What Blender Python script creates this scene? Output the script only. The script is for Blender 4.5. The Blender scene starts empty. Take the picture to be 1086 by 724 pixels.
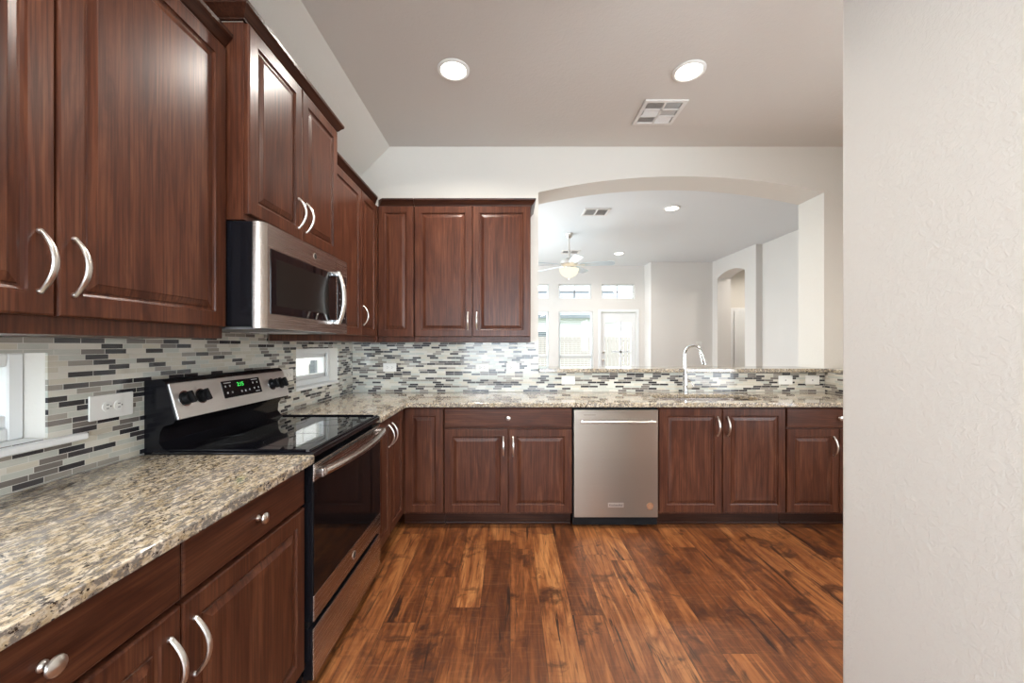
import bpy, bmesh, math, random
from mathutils import Vector, Matrix
R = math.radians
random.seed(7)
SC = bpy.context.scene
COL = SC.collection

# ------------------------------------------------------------------ camera
CH = 1.31
cam = bpy.data.cameras.new('camera')
cam.sensor_fit = 'HORIZONTAL'; cam.sensor_width = 36.0
cam.lens = 420.0 / 1086.0 * 36.0
cam.shift_x = 2.0 / 1086.0
cam.shift_y = 4.0 / 1086.0
cam.clip_start = 0.02
camo = bpy.data.objects.new('camera', cam); COL.objects.link(camo)
camo.location = (0, 0, CH); camo.rotation_euler = (R(90), 0, 0)
SC.camera = camo

# ------------------------------------------------------------------ exposure, world, sun, window daylight
SC.view_settings.view_transform = 'Standard'
SC.view_settings.look = 'None'
SC.view_settings.gamma = 1.0
SC.view_settings.use_curve_mapping = False
SC.view_settings.exposure = 0.35

W = bpy.data.worlds.new('sky'); SC.world = W; W.use_nodes = True
bg = W.node_tree.nodes['Background']
bg.inputs[0].default_value = (0.80, 0.91, 1.0, 1)
bg.inputs[1].default_value = 4.8

def area(name, loc, rot, sx, sy, power, color=(1, 1, 1), portal=False, shape='RECTANGLE', spread=180):
    l = bpy.data.lights.new(name, 'AREA'); l.shape = shape; l.size = sx; l.size_y = sy
    l.energy = power; l.color = color; l.spread = R(spread)
    o = bpy.data.objects.new(name, l); COL.objects.link(o)
    o.location = loc; o.rotation_euler = rot
    if portal: l.cycles.is_portal = True
    return o

sun = bpy.data.lights.new('sun', 'SUN'); sun.energy = 9.0; sun.angle = R(3); sun.color = (1, .97, .92)
suno = bpy.data.objects.new('sun', sun); COL.objects.link(suno)
suno.rotation_euler = Vector((-0.5, 0.25, -0.83)).to_track_quat('-Z', 'Y').to_euler()
DAY = (0.80, 0.91, 1.0)
# daylight standing in the big rear windows of the breakfast room behind the camera, and in the far room's side window
area('daylight_rear_window', (0.0, -2.97, 1.45), (R(90), 0, 0), 2.3, 1.9, 95, DAY)
area('added_side_fill', (3.27, .1, 1.5), (0, R(90), 0), 1.8, 1.8, 62, (.90, .96, 1.0))  # added fill light, brightens the back wall and left cabinets from the right
area('daylight_den_window', (-1.34, 6.2, 1.6), (0, R(-90), 0), 1.9, 2.6, 112, (0.84, 0.94, 1.0))
# sky portals in the openings
area('portal_small_near', (-1.50, 0.86, 1.16), (0, R(-90), 0), 0.25, 0.62, 1, portal=True)
area('portal_small_far', (-1.50, 2.84, 1.16), (0, R(-90), 0), 0.25, 0.62, 1, portal=True)
area('portal_den_back', (1.0, 8.70, 1.3), (R(-90), 0, 0), 4.2, 2.6, 1, portal=True)

# ------------------------------------------------------------------ node helper
class NT:
    def __init__(s, name):
        s.m = bpy.data.materials.new(name); s.m.use_nodes = True
        s.t = s.m.node_tree; s.t.nodes.clear()
        s.out = s.t.nodes.new('ShaderNodeOutputMaterial')
    def n(s, typ, ins=None, **props):
        nd = s.t.nodes.new(typ)
        for k, v in props.items(): setattr(nd, k, v)
        for k, v in (ins or {}).items():
            i = nd.inputs[k]
            if isinstance(v, bpy.types.NodeSocket): s.t.links.new(v, i)
            else: i.default_value = v
        return nd
    def math(s, op, a, b=0.0, c=0.0):
        return s.n('ShaderNodeMath', {0: a, 1: b, 2: c}, operation=op).outputs[0]
    def mix(s, f, a, b, mode='MIX'):
        nd = s.t.nodes.new('ShaderNodeMix'); nd.data_type = 'RGBA'; nd.blend_type = mode
        for i, v in ((0, f), (6, a), (7, b)):
            if isinstance(v, bpy.types.NodeSocket): s.t.links.new(v, nd.inputs[i])
            else: nd.inputs[i].default_value = v
        return nd.outputs[2]
    def ramp(s, f, stops, interp='LINEAR'):
        nd = s.t.nodes.new('ShaderNodeValToRGB'); cr = nd.color_ramp; cr.interpolation = interp
        while len(cr.elements) < len(stops): cr.elements.new(0.5)
        for e, (p, c) in zip(cr.elements, stops):
            e.position = p; e.color = (c[0], c[1], c[2], 1) if not isinstance(c, (int, float)) else (c, c, c, 1)
        s.t.links.new(f, nd.inputs[0]); return nd.outputs[0]
    def coord(s, scale=(1, 1, 1), rot=(0, 0, 0), loc=None):
        tc = s.n('ShaderNodeTexCoord')
        ins = {'Vector': tc.outputs['Object'], 'Scale': scale, 'Rotation': rot}
        if loc is not None: ins['Location'] = loc
        return s.n('ShaderNodeMapping', ins).outputs[0]
    def noise(s, vec, scale, detail=4, rough=.55, dist=0):
        return s.n('ShaderNodeTexNoise', {'Vector': vec, 'Scale': scale, 'Detail': detail, 'Roughness': rough, 'Distortion': dist}).outputs[0]
    def bump(s, h, strength=.3, dist=.002, normal=None):
        ins = {'Height': h, 'Strength': strength, 'Distance': dist}
        if normal is not None: ins['Normal'] = normal
        return s.n('ShaderNodeBump', ins).outputs[0]
    def bsdf(s, **k):
        p = s.n('ShaderNodeBsdfPrincipled', {kk.replace('_', ' '): v for kk, v in k.items()})
        s.t.links.new(p.outputs[0], s.out.inputs[0]); return s.m

def c3(r, g, b): return (r, g, b, 1)
def srgb(r, g, b):
    f = lambda v: (v / 255 / 12.92) if v / 255 <= .04045 else ((v / 255 + .055) / 1.055) ** 2.4
    return (f(r), f(g), f(b), 1)

def m_plain(name, col, rough=.5, metal=0., bump=None, **k):
    t = NT(name); ins = dict(Base_Color=col, Roughness=rough, Metallic=metal, **k)
    if bump:
        ins['Normal'] = t.bump(t.noise(t.coord(), bump[0], 3), bump[1], bump[2])
    return t.bsdf(**ins)

def m_paint(name, col, scale=55, strength=.14):
    t = NT(name); v = t.coord()
    h = t.noise(v, scale, 3, .6, .6)
    h = t.ramp(h, [(.42, 0), (.6, 1)])
    cv = t.mix(t.noise(v, 1.3, 2), tuple(x * .97 for x in col[:3]) + (1,), col)
    return t.bsdf(Base_Color=cv, Roughness=.75, Normal=t.bump(h, strength, .0025))

def m_wood(name, horiz=False, tone=1.0):
    t = NT(name)
    rnd = t.n('ShaderNodeObjectInfo').outputs['Random']
    off = t.n('ShaderNodeCombineXYZ', {0: t.math('MULTIPLY', rnd, 7.3), 1: t.math('MULTIPLY', rnd, 3.1), 2: t.math('MULTIPLY', rnd, 11.7)}).outputs[0]
    sc = (1.4, 14, 14) if horiz else (14, 14, 1.4)
    v = t.coord(sc, loc=off)
    g1 = t.noise(v, 1.6, 5, .6, 1.2)
    sc2 = (3, 130, 130) if horiz else (130, 130, 3)
    g2 = t.noise(t.coord(sc2, loc=off), 1.0, 3, .6)
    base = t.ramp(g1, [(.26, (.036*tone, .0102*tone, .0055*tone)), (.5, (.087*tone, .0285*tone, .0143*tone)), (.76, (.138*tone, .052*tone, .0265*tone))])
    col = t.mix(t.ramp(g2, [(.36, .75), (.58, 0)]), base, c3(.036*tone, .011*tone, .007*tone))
    return t.bsdf(Base_Color=col, Roughness=.31, Specular_IOR_Level=.24, Normal=t.bump(g2, .06, .0008))

def m_granite():
    t = NT('granite')
    vs = t.coord((2.3, .95, 1.7), (0, 0, R(-12)))
    v = t.coord((1, 1, 1))
    a = t.noise(vs, 26, 6, .72, .5)
    b = t.noise(vs, 44, 5, .72, .4)
    c = t.noise(v, 7, 3, .55)
    d = t.noise(t.coord((1.7, 1.1, 1.5), (0, 0, R(20)), (3, 5, 1)), 75, 4, .7, .3)
    base = t.ramp(a, [(.32, (.20, .145, .082)), (.44, (.39, .31, .20)), (.56, (.57, .49, .38)), (.70, (.67, .61, .53))])
    bb = t.math('ADD', b, t.math('MULTIPLY', t.math('SUBTRACT', c, .5), .28))
    gray = t.mix(t.ramp(bb, [(.475, 0), (.55, .88)]), base, c3(.135, .125, .120))
    mk = t.math('ADD', t.math('MULTIPLY', d, .75), t.math('MULTIPLY', c, .25))
    dark = t.ramp(mk, [(.40, 1), (.445, 0)])
    col = t.mix(dark, gray, c3(.028, .020, .017))
    return t.bsdf(Base_Color=col, Roughness=.06, Specular_IOR_Level=.8)

def m_tile(name, axis):
    t = NT(name)
    tc = t.n('ShaderNodeTexCoord').outputs['Object']
    s = t.n('ShaderNodeSeparateXYZ', {0: tc})
    u, z = s.outputs[axis], s.outputs[2]
    ph, pw, g = .01775, .0748, .0019
    zz = t.math('DIVIDE', t.math('SUBTRACT', z, .9065), ph)
    row = t.math('FLOOR', zz)
    rr = t.n('ShaderNodeTexWhiteNoise', {'W': row}, noise_dimensions='1D').outputs[0]
    offs = t.math('DIVIDE', t.math('FLOOR', t.math('MULTIPLY', rr, 5.99)), 6.0)
    uu = t.math('ADD', t.math('DIVIDE', u, pw), offs)
    colm = t.math('FLOOR', uu)
    wn = t.n('ShaderNodeTexWhiteNoise', {'Vector': t.n('ShaderNodeCombineXYZ', {0: colm, 1: row, 2: 3.7}).outputs[0]}, noise_dimensions='3D')
    rv = wn.outputs[0]
    fu = t.math('MULTIPLY', t.math('FRACT', uu), pw); fz = t.math('MULTIPLY', t.math('FRACT', zz), ph)
    ing = t.math('MULTIPLY', t.math('GREATER_THAN', fu, g), t.math('GREATER_THAN', fz, g))
    cols = t.ramp(rv, [(0, (.50, .51, .46)), (.22, (.57, .53, .44)), (.42, (.64, .61, .54)), (.54, (.30, .275, .24)), (.66, (.17, .15, .135)), (.74, (.028, .026, .03)), (.90, (.055, .05, .052))], 'CONSTANT')
    streak = t.noise(t.coord((8, 8, 60)), 3, 3)
    cols = t.mix(.12, cols, t.mix(streak, c3(.1, .1, .1), c3(1, 1, 1)), 'OVERLAY')
    col = t.mix(ing, c3(.62, .60, .55), cols)
    rough = t.math('SUBTRACT', .55, t.math('MULTIPLY', ing, .44))
    # each tile tips by a hair so reflections break up tile by tile
    return t.bsdf(Base_Color=col, Roughness=rough, Normal=t.bump(ing, .5, .0012), Specular_IOR_Level=.55)

def m_floor():
    t = NT('floor_planks')
    tc = t.n('ShaderNodeTexCoord').outputs['Object']
    s = t.n('ShaderNodeSeparateXYZ', {0: tc})
    x, y = s.outputs[0], s.outputs[1]
    pw, pl, g = .1500, 1.22, .0022
    xx = t.math('DIVIDE', x, pw); cx = t.math('FLOOR', xx)
    r1 = t.n('ShaderNodeTexWhiteNoise', {'W': cx}, noise_dimensions='1D').outputs[0]
    yy = t.math('ADD', t.math('DIVIDE', y, pl), t.math('MULTIPLY', r1, 5.0)); cy = t.math('FLOOR', yy)
    wn = t.n('ShaderNodeTexWhiteNoise', {'Vector': t.n('ShaderNodeCombineXYZ', {0: cx, 1: cy, 2: .5}).outputs[0]}, noise_dimensions='3D')
    rv, rc = wn.outputs[0], wn.outputs[1]
    off = t.n('ShaderNodeVectorMath', {0: rc, 1: (9, 9, 9)}, operation='MULTIPLY').outputs[0]
    pos = t.n('ShaderNodeVectorMath', {0: tc, 1: off}, operation='ADD').outputs[0]
    v1 = t.n('ShaderNodeMapping', {'Vector': pos, 'Scale': (11, 1.5, 1)}).outputs[0]
    v2 = t.n('ShaderNodeMapping', {'Vector': pos, 'Scale': (85, 4.5, 1)}).outputs[0]
    v3 = t.n('ShaderNodeMapping', {'Vector': pos, 'Scale': (7, 70, 1)}).outputs[0]
    v4 = t.n('ShaderNodeMapping', {'Vector': pos, 'Scale': (16, 1.1, 1)}).outputs[0]
    g1 = t.noise(v1, 1.0, 5, .62, 1.6)
    g2 = t.noise(v2, 1.0, 4, .6, .4)
    g3 = t.noise(v3, 1.0, 3, .6)
    g4 = t.noise(v4, 1.0, 4, .6, 1.0)
    g5 = t.noise(pos, 5.5, 4, .65, .8)
    tone = t.math('ADD', t.math('MULTIPLY', t.math('SUBTRACT', rv, .5), .26), g1)
    base = t.ramp(tone, [(.26, (.058, .0160, .0048)), (.44, (.142, .043, .0118)), (.58, (.245, .086, .025)), (.78, (.40, .170, .056))])
    c = t.mix(t.ramp(g2, [(.34, .7), (.52, 0)]), base, c3(.055, .016, .006))
    c = t.mix(t.ramp(g3, [(.52, 0), (.70, .16)]), c, c3(.34, .15, .06))
    c = t.mix(t.ramp(g4, [(.33, .95), (.375, 0)]), c, c3(.018, .007, .004))
    c = t.mix(t.ramp(g5, [(.33, .85), (.45, 0)]), c, c3(.035, .011, .005))
    fx = t.math('MULTIPLY', t.math('FRACT', xx), pw); fy = t.math('MULTIPLY', t.math('FRACT', yy), pl)
    gap = t.math('MULTIPLY', t.math('GREATER_THAN', fx, g), t.math('GREATER_THAN', fy, g))
    c = t.mix(gap, t.mix(.72, c, c3(.012, .005, .003)), c)
    h = t.math('ADD', t.math('MULTIPLY', g2, .4), gap)
    return t.bsdf(Base_Color=c, Roughness=t.math('ADD', t.math('MULTIPLY', g3, .14), .33), Normal=t.bump(h, .18, .0015))

def m_steel(name, col=(.56, .52, .48), rough=.27, axis=2, aniso=0.0):
    t = NT(name)
    sc = [2, 2, 2]; sc[axis] = 900
    g = t.noise(t.coord(tuple(sc)), 1.0, 2, .5)
    k = {}
    if aniso:
        k = dict(Anisotropic=aniso, Anisotropic_Rotation=.25, Tangent=t.n('ShaderNodeTangent', direction_type='RADIAL', axis='Z').outputs[0])
    return t.bsdf(Base_Color=t.mix(g, c3(*[x * .94 for x in col]), c3(*[x * 1.04 for x in col])), Metallic=1.0, Roughness=t.math('ADD', t.math('MULTIPLY', g, .03), rough - .015), **k)

def m_glass(name, tint=(1, 1, 1)):
    t = NT(name)
    ge = t.n('ShaderNodeNewGeometry')
    dt_ = t.n('ShaderNodeVectorMath', {0: ge.outputs['Normal'], 1: ge.outputs['Incoming']}, operation='DOT_PRODUCT').outputs['Value']
    fr = t.math('ADD', .04, t.math('MULTIPLY', .9, t.math('POWER', t.math('SUBTRACT', 1.0, t.math('ABSOLUTE', dt_)), 5.0)))
    tr = t.n('ShaderNodeBsdfTransparent', {'Color': c3(*tint)}).outputs[0]
    gl = t.n('ShaderNodeBsdfGlossy', {'Roughness': .02}).outputs[0]
    mx = t.n('ShaderNodeMixShader', {0: fr, 1: tr, 2: gl}).outputs[0]
    t.t.links.new(mx, t.out.inputs[0]); return t.m

def m_emit(name, col, st):
    t = NT(name); e = t.n('ShaderNodeEmission', {'Color': c3(*col), 'Strength': st}).outputs[0]
    t.t.links.new(e, t.out.inputs[0]); return t.m

M = dict(
    wall=m_paint('wall_paint', c3(.69, .655, .60)),
    partition=m_paint('partition_paint', c3(.68, .665, .64), 55, .26),
    ceil=m_paint('ceiling_paint', c3(.63, .585, .54), 38, .22),
    denwall=m_paint('den_wall_paint', c3(.70, .67, .635)),
    wood=m_wood('cherry_wood'), woodh=m_wood('cherry_wood_horizontal', True),
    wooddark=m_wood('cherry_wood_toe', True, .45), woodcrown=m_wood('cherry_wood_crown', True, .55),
    granite=m_granite(), tilex=m_tile('mosaic_tile_x', 0), tiley=m_tile('mosaic_tile_y', 1),
    floor=m_floor(),
    steel=m_steel('stainless_steel', (.42,.37,.32), .30, axis=2, aniso=.6), steelv=m_steel('stainless_steel_range', (.50, .44, .40), axis=2),
    steelp=m_steel('stainless_panel', (.72, .70, .68), .44),
    nickel=m_plain('brushed_nickel', c3(.72, .69, .65), .28, 1.),
    chrome=m_plain('chrome', c3(.80, .82, .85), .08, 1.),
    black=m_plain('black_enamel', c3(.006, .006, .008), .18, Specular_IOR_Level=.28),
    blackglass=m_plain('black_glass', c3(.004, .004, .006), .03, Specular_IOR_Level=.6),
    ovenglass=m_plain('oven_glass', c3(.004, .004, .005), .05, Specular_IOR_Level=.25),
    screen=m_plain('microwave_screen', c3(.010, .009, .008), .22, Specular_IOR_Level=.3),
    ring=m_plain('burner_print', c3(.02, .02, .022), .10),
    blackmatte=m_plain('black_plastic', c3(.008, .008, .009), .45, Specular_IOR_Level=.14),
    greyplastic=m_plain('grey_plastic', c3(.16, .16, .17), .4),
    white=m_plain('white_plastic', c3(.80, .79, .76), .35),
    trim=m_plain('white_trim_paint', c3(.78, .79, .79), .4),
    slot=m_plain('dark_slot', c3(.03, .03, .03), .6),
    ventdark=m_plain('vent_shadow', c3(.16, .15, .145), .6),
    vent=m_plain('vent_enamel', c3(.72, .69, .66), .45),
    glass=m_glass('window_glass'),
    lens=m_emit('lamp_lens', (1, .93, .82), 9.0),
    bowl=m_emit('fan_bowl_glow', (1, .88, .66), 1.05),
    green=m_emit('clock_digits', (.08, .95, .14), 1.1),
    icon=m_plain('panel_print', c3(.55, .57, .58), .5),
    blade=m_plain('fan_blade', c3(.52, .60, .66), .4),
    siding=m_plain('white_siding', c3(.62, .62, .60), .7),
    roofing=m_plain('grey_shingle', c3(.10, .115, .125), .85, bump=(30, .5, .01)),
    fence=m_plain('weathered_fence', c3(.25, .22, .20), .85, bump=(20, .4, .006)),
    lawn=m_plain('lawn', c3(.10, .14, .05), .9, bump=(40, .6, .02)),
    badge=m_plain('logo_dark', c3(.10, .09, .085), .4),
    sticker=m_plain('sticker_brown', c3(.26, .12, .06), .5),
    blind=m_plain('blind_slat', c3(.78, .80, .80), .5),
)

# ------------------------------------------------------------------ mesh helpers
def box(bm, x0, x1, y0, y1, z0, z1, bev=0, seg=2):
    if x0 > x1: x0, x1 = x1, x0
    if y0 > y1: y0, y1 = y1, y0
    if z0 > z1: z0, z1 = z1, z0
    vs = [bm.verts.new((x, y, z)) for z in (z0, z1) for y in (y0, y1) for x in (x0, x1)]
    fs = [bm.faces.new([vs[i] for i in q]) for q in ((0, 2, 3, 1), (4, 5, 7, 6), (0, 1, 5, 4), (2, 6, 7, 3), (0, 4, 6, 2), (1, 3, 7, 5))]
    if bev:
        es = list({e for f in fs for e in f.edges})
        bmesh.ops.bevel(bm, geom=es, offset=bev, segments=seg, affect='EDGES', profile=.5)

def prism(bm, poly, axis, a, b):
    """poly of 2-D points extruded along axis from a to b (axis x: points are (y,z); y: (x,z); z: (x,y))"""
    def P(p, t):
        return (t, p[0], p[1]) if axis == 'x' else ((p[0], t, p[1]) if axis == 'y' else (p[0], p[1], t))
    A = [bm.verts.new(P(p, a)) for p in poly]; B = [bm.verts.new(P(p, b)) for p in poly]
    n = len(poly)
    fs = [bm.faces.new(A), bm.faces.new(list(reversed(B)))]
    for i in range(n):
        fs.append(bm.faces.new([A[i], B[i], B[(i + 1) % n], A[(i + 1) % n]]))
    bmesh.ops.recalc_face_normals(bm, faces=fs)
    return fs

def tube(bm, pts, rad, n=12, flat=1.0, side=None):
    """swept tube; flat scales the section along its side vector"""
    pts = [Vector(p) for p in pts]
    if not hasattr(rad, '__len__'): rad = [rad] * len(pts)
    rings = []; ref = Vector(side) if side is not None else None
    for i, p in enumerate(pts):
        d = (pts[min(i + 1, len(pts) - 1)] - pts[max(i - 1, 0)]).normalized()
        if ref is None:
            ref = Vector((0, 0, 1)) if abs(d.z) < .9 else Vector((1, 0, 0))
        s = (ref - d * ref.dot(d)).normalized(); u = d.cross(s)
        if side is None: ref = s
        rings.append([bm.verts.new(p + s * (math.cos(a) * rad[i] * flat) + u * (math.sin(a) * rad[i])) for a in [2 * math.pi * k / n for k in range(n)]])
    fs = []
    for a, b in zip(rings, rings[1:]):
        for k in range(n): fs.append(bm.faces.new([a[k], a[(k + 1) % n], b[(k + 1) % n], b[k]]))
    fs.append(bm.faces.new(list(reversed(rings[0])))); fs.append(bm.faces.new(rings[-1]))
    bmesh.ops.recalc_face_normals(bm, faces=fs)

def lathe(bm, prof, mat=None, n=24, sx=1.0):
    """prof: (radius, height) revolved about local z, then moved by mat"""
    mat = mat or Matrix()
    rings = []
    for r, h in prof:
        rings.append([bm.verts.new(mat @ Vector((max(r, 1e-5) * math.cos(2 * math.pi * k / n) * sx, max(r, 1e-5) * math.sin(2 * math.pi * k / n), h))) for k in range(n)])
    fs = []
    for a, b in zip(rings, rings[1:]):
        for k in range(n): fs.append(bm.faces.new([a[k], a[(k + 1) % n], b[(k + 1) % n], b[k]]))
    fs.append(bm.faces.new(list(reversed(rings[0])))); fs.append(bm.faces.new(rings[-1]))
    bmesh.ops.recalc_face_normals(bm, faces=fs)

def mdir(loc, d):
    return Matrix.Translation(loc) @ Vector(d).to_track_quat('Z', 'Y').to_matrix().to_4x4()

def obj(name, bm, mat, parent=None, smooth=35):
    me = bpy.data.meshes.new(name); bm.to_mesh(me); bm.free()
    me.materials.append(mat)
    if smooth:
        me.polygons.foreach_set('use_smooth', [True] * len(me.polygons))
        me.set_sharp_from_angle(angle=R(smooth))
    o = bpy.data.objects.new(name, me); COL.objects.link(o)
    if smooth:
        wn = o.modifiers.new('weighted_normals', 'WEIGHTED_NORMAL'); wn.keep_sharp = True; wn.weight = 90
    if parent: o.parent = parent
    return o

def B(): return bmesh.new()
def boxobj(name, mat, parent, *boxes, bev=0):
    bm = B()
    for b in boxes: box(bm, *b, bev=bev)
    return obj(name, bm, mat, parent)

def tag(o, label, cat, group=None, kind=None):
    o['label'] = label; o['category'] = cat
    if group: o['group'] = group
    if kind: o['kind'] = kind
    return o
def thing(name, label, cat, loc=(0, 0, 0), rz=0, group=None):
    o = bpy.data.objects.new(name, None); COL.objects.link(o); o.empty_display_size = .1
    o.location = loc; o.rotation_euler = (0, 0, rz)
    return tag(o, label, cat, group)
def struct(o, label, cat): return tag(o, label, cat, kind='structure')

def dup(root, loc, rz, label):
    r = root.copy(); COL.objects.link(r); r.location = loc; r.rotation_euler = (0, 0, rz); r['label'] = label
    for ch in list(root.children):
        c = ch.copy(); COL.objects.link(c); c.parent = r
        for gch in list(ch.children):
            d = gch.copy(); COL.objects.link(d); d.parent = c
    return r

def text_bm(s, size, mat, depth=.0006):
    cu = bpy.data.curves.new('txt', 'FONT'); cu.body = s; cu.size = size; cu.extrude = depth
    cu.align_x = 'CENTER'; cu.align_y = 'CENTER'
    o = bpy.data.objects.new('txt', cu); COL.objects.link(o)
    bpy.context.view_layer.update()
    me = bpy.data.meshes.new_from_object(o)
    bm = B(); bm.from_mesh(me); bmesh.ops.transform(bm, matrix=mat, verts=bm.verts)
    bpy.data.objects.remove(o); bpy.data.meshes.remove(me); bpy.data.curves.remove(cu)
    return bm

def holed(bm, P, u0, u1, v0, v1, holes, t):
    """slab in (u,v) with rectangular holes, thickness t; P(u,v,w) maps to 3-D"""
    us = sorted({u0, u1, *[h[0] for h in holes], *[h[1] for h in holes]}); us = [u for u in us if u0 <= u <= u1]
    vs = sorted({v0, v1, *[h[2] for h in holes], *[h[3] for h in holes]}); vs = [v for v in vs if v0 <= v <= v1]
    def solid(i, j):
        if not (0 <= i < len(us) - 1 and 0 <= j < len(vs) - 1): return False
        cu, cv = (us[i] + us[i + 1]) / 2, (vs[j] + vs[j + 1]) / 2
        return not any(h[0] < cu < h[1] and h[2] < cv < h[3] for h in holes)
    cache = {}
    def V(i, j, k):
        if (i, j, k) not in cache: cache[i, j, k] = bm.verts.new(P(us[i], vs[j], t * k))
        return cache[i, j, k]
    fs = []
    for i in range(len(us) - 1):
        for j in range(len(vs) - 1):
            if not solid(i, j): continue
            fs.append(bm.faces.new([V(i, j, 0), V(i + 1, j, 0), V(i + 1, j + 1, 0), V(i, j + 1, 0)]))
            fs.append(bm.faces.new([V(i, j, 1), V(i, j + 1, 1), V(i + 1, j + 1, 1), V(i + 1, j, 1)]))
            for (di, dj, a, b) in ((-1, 0, (i, j), (i, j + 1)), (1, 0, (i + 1, j), (i + 1, j + 1)), (0, -1, (i, j), (i + 1, j)), (0, 1, (i, j + 1), (i + 1, j + 1))):
                if not solid(i + di, j + dj):
                    fs.append(bm.faces.new([V(*a, 0), V(*b, 0), V(*b, 1), V(*a, 1)]))
    bmesh.ops.recalc_face_normals(bm, faces=fs)

def arched(bm, P, u0, u1, z0, z1, uL, uR, zb, spring, apex, t, n=32):
    """wall with an arched opening; zb is the sill (z0 for none)"""
    us = [uL + (uR - uL) * i / n for i in range(n + 1)]
    c = (uR - uL) / 2; s = apex - spring; r = (c * c + s * s) / (2 * s); mid = (uL + uR) / 2
    az = lambda u: apex - r + math.sqrt(max(r * r - (u - mid) ** 2, 0))
    fs = []
    def quad(a, b, c_, d): fs.append(bm.faces.new([bm.verts.new(P(*q)) for q in (a, b, c_, d)]))
    def slab(a, b, lo_a, lo_b, hi):
        for k in (0, t): quad((a, lo_a, k), (b, lo_b, k), (b, hi, k), (a, hi, k))
        quad((a, lo_a, 0), (b, lo_b, 0), (b, lo_b, t), (a, lo_a, t)); quad((a, hi, 0), (b, hi, 0), (b, hi, t), (a, hi, t))
    slab(u0, uL, z0, z0, z1); slab(uR, u1, z0, z0, z1)
    for a, b in zip(us, us[1:]): slab(a, b, az(a), az(b), z1)
    if zb > z0: slab(uL, uR, z0, z0, zb)
    for u in (u0, u1): quad((u, z0, 0), (u, z1, 0), (u, z1, t), (u, z0, t))
    for u in (uL, uR): quad((u, zb, 0), (u, spring, 0), (u, spring, t), (u, zb, t))
    bmesh.ops.remove_doubles(bm, verts=bm.verts, dist=1e-5)
    bmesh.ops.recalc_face_normals(bm, faces=bm.faces)

# ------------------------------------------------------------------ setting: kitchen shell
WX, WY = -1.366, 3.435            # tiled faces of the left and back walls
ZC = 3.035
FAR = 3.752
W1 = (.55, 1.17, 1.035, 1.288); W2 = (2.527, 3.15, 1.030, 1.288)

bm = B(); box(bm, -1.6, 3.42, -3.2, FAR, -.05, 0); box(bm, -1.534, 5.9, FAR, 8.9, -.05, 0)
struct(obj('floor', bm, M['floor'], smooth=0), 'reddish brown hand-scraped wood plank floor', 'floor')

bm = B(); holed(bm, lambda u, v, w: (WX - .008 - w, u, v), -3.2, WY + .008, 0, 2.708, [W1, W2], .16)
struct(obj('wall_left', bm, M['wall'], smooth=0), 'beige painted wall behind the range and its cabinets', 'wall')

bm = B()
arched(bm, lambda u, v, w: (u, WY + .008 + w, v), -1.53, 3.42, 0, ZC + .02, .245, 2.73, 1.075, 2.638, 2.778, FAR - WY - .008, 40)
struct(obj('wall_back', bm, M['wall']), 'beige wall with wide arched opening over the sink counter', 'wall')

bm = B()
prism(bm, [(-1.047, ZC), (3.42, ZC), (3.42, ZC + .12), (-1.12, ZC + .12)], 'y', -3.2, WY + .008)
struct(obj('ceiling', bm, M['ceil'], smooth=0), 'tan textured flat kitchen ceiling', 'ceiling')
bm = B(); prism(bm, [(-1.374, 2.708), (-1.047, ZC), (-1.12, ZC + .12), (-1.534, 2.708)], 'y', -3.2, WY + .008)
struct(obj('ceiling_slope', bm, M['wall'], smooth=0), 'beige sloped ceiling strip above the cabinets on the range wall', 'ceiling')

bm = B(); box(bm, 1.15, 1.29, -3.0, 1.38, 0, ZC, bev=.018, seg=3)
struct(obj('wall_partition', bm, M['partition']), 'white textured partition wall close to the camera', 'wall')
bm = B(); holed(bm, lambda u, v, w: (3.30 + w, u, v), -3.2, WY + .008, 0, ZC, [(-.82, 1.02, .58, 2.42)], .12)
struct(obj('wall_right', bm, M['wall'], smooth=0), 'beige wall beyond the partition', 'wall')
bm = B(); holed(bm, lambda u, v, w: (u, -3.0 - w, v), -1.374, 3.30, 0, ZC, [(-1.15, 1.1, .5, 2.4)], .15)
struct(obj('wall_rear', bm, M['wall'], smooth=0), 'wall with a broad window behind the camera', 'wall')
# low side wall of the sink counter, tiled and capped like the bar
bm = B(); box(bm, 2.738, 2.90, 2.55, WY + .008, 0, 1.075)
struct(obj('wall_low', bm, M['wall'], smooth=0), 'low wall closing the end of the sink counter', 'wall')

bm = B(); box(bm, 1.137, 1.1495, -2.99, 1.36, .001, .10, bev=.003)
struct(obj('baseboard_partition', bm, M['trim']), 'white baseboard along the partition wall', 'baseboard')

# ------------------------------------------------------------------ den beyond the arch
def wallbox(name, label, mat, *b):
    bm = B()
    for q in b: box(bm, *q)
    return struct(obj(name, bm, mat, smooth=0), label, 'wall')
DW = M['denwall']; DY = 8.60
# window and door openings in the far wall (X = (px-541)*8.6/420)
TR = [(-1.63, -.90), (-.62, .11 + .0), (.30, .845), (1.05, 1.785), (1.98, 2.70)]
gX = lambda px: (px - 541) * DY / 420
T1 = (gX(538), gX(582), 2.315, 2.64); T2 = (gX(592.5), gX(627), 2.315, 2.64); T3 = (gX(638), gX(673), 2.315, 2.64)
T1 = (gX(547.5), gX(582), 2.315, 2.64)
L1 = (gX(545.5), gX(582), .55, 2.045); L2 = (gX(592.5), gX(629), .55, 2.045)
DR = (gX(637.5), gX(674.5), 0.0, 2.03)
bm = B(); holed(bm, lambda u, v, w: (u, DY + w, v), -1.534, 2.96, 0, ZC, [T1, T2, T3, L1, L2, DR], .16)
struct(obj('wall_den_back', bm, DW, smooth=0), 'far wall of the living room with windows and glazed door', 'wall')
wallbox('wall_den_pier', 'blank grey wall section right of the glazed door', DW, (2.915, 4.46, 8.20, 8.80, 0, ZC))
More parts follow.
